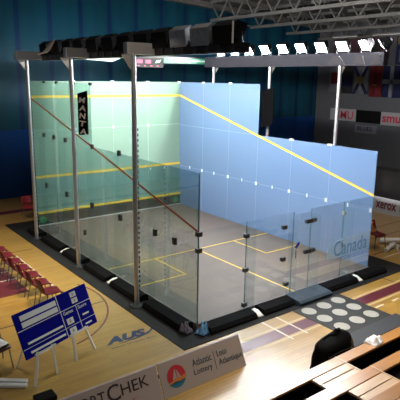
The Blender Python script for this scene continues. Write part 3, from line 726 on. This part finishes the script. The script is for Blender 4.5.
# ------------------------------------------------------------------ chairs
def make_chair(name, label, group, shell):
    """stacking chair facing +x, origin at floor centre"""
    t = thing(name, label, 'chair', (0, 0, 0), group)
    def seat(u, v):
        x = -0.20+0.42*u; y = -0.22+0.44*v
        z = 0.44 + 0.03*(1-u)*0 + 0.025*(abs(v-0.5)*2)**2 - 0.05*max(0, u-0.8)*3 + 0.03*max(0, 0.2-u)*5*0.5
        return (x, y, z)
    b = MB(); b.grid(seat, 8, 8); b.build('seat', shell, t, origin=(0, 0, 0), solid=0.02)
    def back(u, v):
        y = (-0.21+0.42*u)*(1-0.12*v); z = 0.52+0.30*v
        x = -0.215-0.09*v-0.035+0.035*(abs(u-0.5)*2)**2
        return (x, y, z)
    b = MB(); b.grid(back, 8, 6); b.build('backrest', shell, t, origin=(0, 0, 0), solid=0.02)
    for s in (-1, 1):
        MB().tube([(0.17, s*0.19, 0.43), (0.22, s*0.23, 0.0)], 0.014).build('leg', M['chrome'], t, origin=(0, 0, 0))
        MB().tube([(-0.15, s*0.19, 0.43), (-0.24, s*0.23, 0.0)], 0.014).build('leg', M['chrome'], t, origin=(0, 0, 0))
        MB().tube([(-0.15, s*0.19, 0.43), (-0.22, s*0.19, 0.52), (-0.29, s*0.17, 0.74)], 0.012).build('back_upright', M['chrome'], t, origin=(0, 0, 0))
    b = MB(); b.tube([(0.17, -0.19, 0.425), (0.17, 0.19, 0.425)], 0.012); b.tube([(-0.15, -0.19, 0.425), (-0.15, 0.19, 0.425)], 0.012); b.build('under_frame', M['chrome'], t, origin=(0, 0, 0))
    return t
c0 = make_chair('stacking_chair', 'maroon stacking chair at the near end of the row, nearest the scoreboard', 'maroon chairs in the row', M['chair_maroon'])
c0.location = (-2.25, 2.95, G); c0.scale = (1.08, 1.08, 1.08)
for i, y in enumerate((3.62, 4.27, 4.92, 5.57, 6.22, 6.87)):
    dup(c0, (-2.27-0.01*i, y, G), random.uniform(-0.06, 0.06), 'maroon stacking chair in the row facing the court, ' + ['second', 'third', 'fourth', 'fifth', 'sixth', 'seventh'][i] + ' from the scoreboard')
r0 = make_chair('stacking_chair', 'red stacking chair alone by the far left pole', None, M['chair_red'])
r0.location = (0.36, 11.75, G); r0.rotation_euler = (0, 0, -PI/2-0.15)
r1 = dup(c0, (8.62, 1.25, G), -PI/2-0.2, 'dark red stacking chair with an orange cloth, right of the blue wall')
del r1['group']
b = MB(); b.grid(lambda u, v: (8.50+0.16*u+0.07*math.sin(v*6)+0.1*(1-v), 1.42+0.03*math.sin(u*7), 0.32+0.42*v), 8, 8)
tag(b.build('orange_cloth', M['grip_orange'], origin=(8.55, 1.42, 0.32), solid=0.01), 'orange strip of cloth hung over the dark red chair', 'cloth')
d0 = make_chair('stacking_chair', 'dark brown chair with a pale sheet on it, left of the scoreboard', None, M['chair_brown'])
d0.location = (-4.15, 1.04, G); d0.rotation_euler = (0, 0, -1.45)
crumple('sheet_of_paper', 'pale crumpled sheet lying on the dark brown chair', 'paper', (-4.13, 1.02, G+0.49), 0.18, 0.15, 0.05, M['pvc'], 8.4, 0.3)
# white tube frame lying right of the court
t = thing('white_tubing', 'white bundle of tubing lying on the floor right of the dark red chair', 'tubing', (9.4, 0.7, G))
b = MB(); b.tube([(8.45, 0.72, G+0.07), (8.8, 0.80, G+0.10), (9.15, 0.88, G+0.13)], 0.07); b.build('short_tube', M['pvc'], t)
b = MB(); b.tube([(9.15, 1.45, G+0.10), (9.7, 1.05, G+0.12), (10.4, 0.75, G+0.10)], 0.09); b.build('long_tube', M['paper'], t)
b = MB(); b.tube([(8.9, 0.55, G+0.04), (9.05, 0.7, G+0.05), (9.3, 0.75, G+0.05), (9.35, 1.0, G+0.06), (9.2, 1.1, G+0.05)], 0.03); b.build('cord', M['pvc'], t)

# ------------------------------------------------------------------ scoreboard on trestles
BL = V((-3.84, 0.17, 0.30)); u = V((0.934, 0.356, 0)).normalized(); upv = V((-0.13, 0.30, 0.82)).normalized()
nrm = u.cross(upv).normalized()                       # towards the viewer
W, H = 1.90, 0.88
def P(a, c, d=0.0): return BL + u*(a*W) + upv*(c*H) + nrm*d
t = thing('scoreboard', 'blue manual scoreboard with white name strips on white trestles', 'scoreboard', tuple(BL + u*(W/2) - V((0, 0, 0.45))))
def rect(a0, a1, c0, c1, d0, d1): 
    b = MB(); b.prism([P(a0, c0, d0), P(a1, c0, d0), P(a1, c1, d0), P(a0, c1, d0)], nrm*(d1-d0)); return b
rect(0, 1, 0, 1, -0.03, 0).build('panel', M['board_blue'], t)
for c in (0.86, 0.71): rect(0.07, 0.535, c-0.055, c+0.06, 0.001, 0.012).build('name_strip', M['board_white'], t)
b = MB()
for r_ in ((0, 1, 0.605, 0.62), (0, 1, 0.205, 0.215), (0.555, 0.563, 0.0, 1.0), (0.775, 0.782, 0.0, 0.62)):
    q = rect(*r_, 0.001, 0.004); b.add(q.v, q.f)
b.build('rule', M['board_white'], t)
for c in (0.305, 0.105): rect(0.07, 0.53, c-0.022, c+0.022, 0.001, 0.02).build('slot_strip', M['board_white'], t)
for c in (0.33, 0.10):
    rect(0.60, 0.69, c-0.07, c+0.07, 0.001, 0.012).build('number_card', M['board_white'], t)
    text('0', 'digit', M['sign_grey'], tuple(P(0.63, c-0.035, 0.013)), u, upv, height=0.065, parent=t)
    rect(0.83, 0.92, c-0.018, c+0.018, 0.001, 0.02).build('slot_strip', M['board_white'], t)
for c in (0.88, 0.73):
    rect(0.745, 0.825, c-0.06, c+0.06, 0.001, 0.012).build('number_card', M['board_white'], t)
    text('0', 'digit', M['sign_grey'], tuple(P(0.773, c-0.03, 0.013)), u, upv, height=0.055, parent=t)
text('Games', 'heading', M['board_white'], tuple(P(0.585, 0.50, 0.002)), u, upv, width=0.26, height=0.07, parent=t)
text('Score', 'heading', M['board_white'], tuple(P(0.80, 0.50, 0.002)), u, upv, width=0.24, height=0.07, parent=t)
for k, (fa, fb) in enumerate((((-3.79, -0.07), (-3.29, 0.12)), ((-2.79, 0.33), (-2.27, 0.57)))):
    a = 0.13 if k == 0 else 0.60
    p0 = P(a+0.01, 0.0, -0.01); p1 = P(a+0.20, 0.0, -0.01)
    MB().bar(P(a-0.03, 0.01, 0.015), P(a+0.24, 0.01, 0.015), 0.045, 0.03, up=nrm).build('ledge', M['leg_white'], t)
    for p, q in ((p0, fa), (p1, fb)):
        MB().bar(p + V((0, 0, 0.05)), (q[0], q[1], G), 0.05, 0.035).build('leg', M['leg_white'], t)
    bk = V(((fa[0]+fb[0])/2 - 0.30, (fa[1]+fb[1])/2 + 0.78, G))
    MB().bar(P(a+0.10, 0.75, -0.05), bk, 0.04, 0.03).build('leg', M['leg_white'], t)
# strips lying on the floor
for i, (a, c, lb) in enumerate((((-4.55, 0.72), (-3.86, 0.17), 'long white strip lying on the floor left of the scoreboard trestle, upper one'), ((-4.6, 0.55), (-3.92, 0.03), 'long white strip lying on the floor left of the scoreboard trestle, lower one'))):
    b = MB().bar((a[0], a[1], G+0.03), (c[0], c[1], G+0.03), 0.10, 0.05)
    tag(b.build('white_strip', M['pvc'], origin=(a[0], a[1], G), bevel=0.01), lb, 'strip', 'white strips on the floor')
b = MB().box(-3.98, -3.62, -0.68, -0.42, G, G+0.10)
tag(b.build('black_case', M['black'], origin=(-3.8, -0.55, G), bevel=0.02), 'flat black case on the floor behind the dark lettered board', 'case')

# ------------------------------------------------------------------ front advertising boards
yb, zb_, yt, zt = -1.80, G, -1.53, 0.41
def adv(label, x0, x1):
    t = thing('advertising_board', label, 'advertising board', ((x0+x1)/2, yb, G))
    MB().prism([(x0, yb, zb_), (x1, yb, zb_), (x1, yt, zt), (x0, yt, zt)], (0, 0.03, 0.012)).build('panel', M['ad'], t)
    b = MB()
    for x in (x0+0.25, x1-0.25): b.bar((x, yt+0.05, zt-0.06), (x, yt+0.36, G+0.01), 0.04, 0.03)
    b.build('rear_strut', M['black'], t)
    return t
au = V((0, yt-yb, zt-zb_)); al = au.length; au.normalize()
def AP(x, v): return V((x, yb, zb_)) + au*v + V((0, -0.004, 0.002))
t = adv('lottery advertising board with round sailboat emblem, standing before the black mat', -2.08, -0.13)
text('Atlantic', 'lettering', M['ad_navy'], tuple(AP(-1.36, 0.355)), (1, 0, 0), au, width=0.46, height=0.13, parent=t)
text('Lottery', 'lettering', M['ad_navy'], tuple(AP(-1.36, 0.165)), (1, 0, 0), au, width=0.44, height=0.14, parent=t)
text('Loto', 'lettering', M['ad_navy'], tuple(AP(-0.76, 0.365)), (1, 0, 0), au, width=0.24, height=0.125, parent=t)
text('Atlantique', 'lettering', M['ad_navy'], tuple(AP(-0.76, 0.165)), (1, 0, 0), au, width=0.60, height=0.15, parent=t)
MB().prism([AP(-0.842, 0.14), AP(-0.834, 0.14), AP(-0.834, 0.50), AP(-0.842, 0.50)], (0, -0.003, 0.001)).build('divider', M['ad_navy'], t)
cx, cv, cr = -1.745, 0.31, 0.20
def ring(c0, c1, n=20, r=cr): return [(cx + r*math.cos(c0+(c1-c0)*k/n), cv + r*math.sin(c0+(c1-c0)*k/n)) for k in range(n+1)]
def emb(pts, name, m, off=0.0): MB().prism([AP(x, v) + V((0, -off, off*0.4)) for x, v in pts], (0, -0.004, 0.002)).build(name, m, t)
emb(ring(-0.12*PI, 1.12*PI), 'emblem_sky', M['logo_red'])
emb([(cx-0.175, cv-0.09), (cx-0.05, cv-0.03), (cx+0.06, cv-0.04), (cx+0.19, cv+0.0), (cx+0.185, cv-0.07), (cx+0.06, cv-0.10), (cx-0.06, cv-0.08), (cx-0.165, cv-0.115)], 'emblem_sand', M['logo_orange'], 0.005)
emb([(cx-0.165, cv-0.135), (cx-0.06, cv-0.10), (cx+0.06, cv-0.13), (cx+0.185, cv-0.09)] + list(reversed(ring(-0.85*PI, -0.15*PI, 14)))[0:15], 'emblem_sea', M['logo_teal'], 0.002)
emb([(cx-0.10, cv-0.04), (cx-0.02, cv+0.15), (cx-0.005, cv-0.03)], 'emblem_sail', M['ad'], 0.009)
emb([(cx+0.01, cv-0.03), (cx+0.01, cv+0.13), (cx+0.09, cv-0.04)], 'emblem_sail', M['ad'], 0.009)
t = adv('dark lettered sports shop advertising board with a red tick, at the bottom edge', -4.30, -2.11)
text('S', 'lettering', M['ad_dark'], tuple(AP(-3.93, 0.30)), (1, 0, 0), au, width=0.16, height=0.25, parent=t)
text('PORT', 'lettering', M['ad_dark'], tuple(AP(-3.74, 0.33)), (1, 0, 0), au, width=0.58, height=0.19, parent=t)
text('C', 'lettering', M['ad_dark'], tuple(AP(-3.12, 0.30)), (1, 0, 0), au, width=0.23, height=0.27, parent=t)
text('HEK', 'lettering', M['ad_dark'], tuple(AP(-2.86, 0.34)), (1, 0, 0), au, width=0.54, height=0.19, parent=t)
MB().prism([AP(-3.35, 0.10), AP(-3.20, 0.02), AP(-2.60, 0.235), AP(-3.18, 0.12)], (0, -0.004, 0.002)).build('tick', M['logo_red'], t)

# ------------------------------------------------------------------ mats with discs
t = thing('target_mat', 'dark floor mat with nine white discs beside the glass door', 'mat', (3.4, -1.35, G))
MB().box(2.50, 4.32, -2.20, -0.61, G, G+0.012).build('sheet', M['disc_mat'], t)
for y in (-0.86, -1.35, -1.86):
    for x in (2.82, 3.39, 3.95):
        MB().disc((x, y, G+0.012), 0.185, 0.006).build('disc', M['disc'], t)
b = MB().box(2.0, 4.45, -2.66, -2.21, G, G+0.03)
tag(b.build('strip_mat', M['strip_mat'], origin=(3.2, -2.4, G), bevel=0.01), 'plain slate grey strip mat between the disc mat and bleachers', 'mat')

# ------------------------------------------------------------------ bleachers
t = thing('bleachers', 'wooden bleachers with dark gaps between plank rows, bottom right', 'bleachers', (1.5, -4.4, G))
RUN, RISE = 0.76, 0.18
for k in range(4):
    zk = 0.30 + RISE*k; y1 = -3.135 - RUN*k
    MB().box(-2.6 if k else -1.9, 0.90, y1-0.245, y1, zk-0.045, zk).build('seat_plank', M['bench'], t, bevel=0.006)
    MB().box(0.905, 6.5, y1-0.245, y1, zk-0.045, zk).build('seat_plank', M['bench'], t, bevel=0.006)
    MB().box(0.905, 0.935, y1-0.70, y1+0.0, zk-0.046, zk+0.003).build('edge_strip', M['bench_pale'], t)
    MB().box(-0.05, 0.90, y1-0.455, y1-0.262, zk-0.045, zk).build('step_board', M['bench_pale'], t, bevel=0.006)
    MB().box(-0.05, 0.90, y1-0.75, y1-0.472, zk-0.045, zk).build('step_board', M['bench_pale'], t, bevel=0.006)
    MB().box(-2.6 if k else -1.9, 6.5, y1-RUN, y1-RUN+0.03, G, zk-0.05).build('riser', M['gap_shade'], t)  # near-black panels stand in for the shade between plank rows
    MB().box(-2.6 if k else -1.9, 6.5, y1-RUN, y1-0.02, max(G+0.01, zk-0.40), max(G+0.02, zk-0.37)).build('under_deck', M['gap_shade'], t)
    MB().box(-2.6 if k else -1.9, 6.5, y1-0.08, y1-0.03, G, zk-0.05).build('front_panel', M['gap_shade'], t) if k == 0 else None
# crumpled paper on the front plank
crumple('crumpled_paper', 'crumpled white paper on the front bleacher plank', 'paper', (2.03, -3.22, 0.305), 0.16, 0.14, 0.16, M['paper'], 11.2, 0.2, 4.0)

# ------------------------------------------------------------------ big black bag
bc = V((1.27, -2.80, G))
t = thing('black_bag', 'large slouching black bag with straps standing before the bleachers', 'bag', tuple(bc))
def bag(u_, v_):
    th = 2*PI*u_; z = v_
    left = 0.56 - 0.07*z; right = 0.47 - 0.13*z
    k = 1.0 if z < 0.70 else math.sqrt(max(0.0, 1-((z-0.70)/0.30)**3.2))
    if z == 0: k = 0.0
    c_ = math.cos(th); s_ = math.sin(th)
    cx_ = math.copysign(abs(c_)**0.6, c_); sy_ = math.copysign(abs(s_)**0.6, s_)
    n = 1 + 0.07*noise.noise(V((cx_*1.9, sy_*1.9, z*3.3)))
    x = (left if c_ < 0 else right)*k*n*cx_ + 0.10*z; y = 0.21*k*n*sy_
    return (bc.x + x, bc.y + y, bc.z + (0.66+0.05*cx_)*z)
MB().grid(bag, 40, 24).build('body', M['bag'], t)
MB().tube([bc+V((0.06, 0, 0.64)), bc+V((0.09, 0.02, 0.73)), bc+V((0.15, 0.0, 0.74)), bc+V((0.19, 0, 0.64))], 0.04, 8).build('grab_handle', M['bag'], t)
MB().tube([bc+V((0.28, 0, 0.66)), bc+V((0.45, -0.02, 0.52)), bc+V((0.58, -0.05, 0.30)), bc+V((0.60, -0.06, 0.05))], 0.018, 8).build('strap', M['cloth_grey'], t)
MB().tube([bc+V((-0.40, 0.05, 0.56)), bc+V((-0.58, 0.0, 0.42)), bc+V((-0.62, -0.05, 0.20)), bc+V((-0.56, -0.08, 0.02))], 0.018, 8).build('strap', M['bag'], t)
MB().box(bc.x-0.40, bc.x-0.36, bc.y-0.235, bc.y-0.225, bc.z+0.20, bc.z+0.27).build('label_tag', M['paper'], t)
MB().tube([bc+V((-0.30, 0.02, 0.64)), bc+V((-0.20, -0.02, 0.72)), bc+V((-0.05, -0.02, 0.70))], 0.022, 8).build('strap', M['bag'], t)
MB().tube([bc+V((0.36, -0.08, 0.60)), bc+V((0.50, -0.10, 0.44)), bc+V((0.55, -0.12, 0.22))], 0.012, 8).build('strap', M['flag_gold'], t)['label'] = 'thin yellowish strap'
MB().tube([bc+V((-0.35, -0.19, 0.36)), bc+V((0.0, -0.235, 0.42)), bc+V((0.38, -0.19, 0.36))], 0.008, 6).build('zip', M['clamp'], t)

for o in list(bpy.data.objects):
    if o.type == 'EMPTY' and o.parent is None:
        pn = [c for c in o.children if c.name.split('.')[0] in ('panel', 'sheet')]
        if pn:
            for c in list(o.children):
                if c.name.split('.')[0] in ('lettering', 'letter', 'heading', 'divider', 'emblem_sky', 'emblem_sand', 'emblem_sea', 'emblem_sail', 'tick', 'emblem', 'stroke', 'figure', 'slot_strip', 'name_strip', 'number_card', 'rule', 'digit'):
                    c.parent = pn[0]

# ------------------------------------------------------------------ light, world, camera
wd = bpy.data.worlds.new('world'); sc.world = wd; wd.use_nodes = True
bg = wd.node_tree.nodes['Background']; bg.inputs[0].default_value = (0.75, 0.85, 1.0, 1); bg.inputs[1].default_value = 0.03

for i, (x, y, p) in enumerate(((-2.6, 4.6, 0.9), (-3.5, 9.0, 1.0), (2.0, -4.0, 1.0), (7.5, -2.5, 0.3), (10.5, 3.0, 0.3))):  # unseen fill lamps, added overhead to brighten the gym floor
    ld = bpy.data.lights.new('floor_fill', 'AREA'); ld.shape = 'RECTANGLE'; ld.size = 1.6; ld.size_y = 0.9
    ld.spread = 1.0 if i == 0 else 1.5; ld.energy = 130*p; ld.color = (1.0, 0.86, 0.66)
    lo_ = bpy.data.objects.new('floor_fill', ld); COL.objects.link(lo_); lo_.location = (x, y, 9.0)

ld = bpy.data.lights.new('rig_fill', 'AREA'); ld.size = 2.0; ld.energy = 75; ld.color = (1.0, 0.93, 0.84); ld.spread = 1.6  # unseen frontal fill, added to lift the rig and the boards
lo_ = bpy.data.objects.new('rig_fill', ld); COL.objects.link(lo_); lo_.location = (-7.0, -11.0, 9.0)
lo_.rotation_euler = (V((0.5, 1.5, 4.0)) - V((-7.0, -11.0, 9.0))).to_track_quat('-Z', 'Y').to_euler()

cam = bpy.data.cameras.new('camera'); co = bpy.data.objects.new('camera', cam); COL.objects.link(co)
R = [[0.7937586546039458, -0.6080673202647743, 0.014189160205958118], [-0.1269301134361859, -0.1884166697641494, -0.9738520959868928], [0.5948411086537403, 0.7712024977792822, -0.2267394162349925]]
Cm = (-6.72644809, -8.75443963, 5.46018827)
mw = Matrix(((R[0][0], -R[1][0], -R[2][0], Cm[0]), (R[0][1], -R[1][1], -R[2][1], Cm[1]), (R[0][2], -R[1][2], -R[2][2], Cm[2]), (0, 0, 0, 1)))
co.matrix_world = mw
cam.sensor_width = 36; cam.lens = 526.6118/400*36; cam.clip_start = 0.05; cam.clip_end = 200
sc.camera = co

for o in bpy.data.objects:
    for k in ('_root', '_c'):
        if k in o: del o[k]
sc.view_settings.view_transform = 'Standard'; sc.view_settings.look = 'None'
sc.view_settings.exposure = 0.0; sc.view_settings.gamma = 1.0; sc.view_settings.use_curve_mapping = False
sc.cycles.transparent_max_bounces = 32
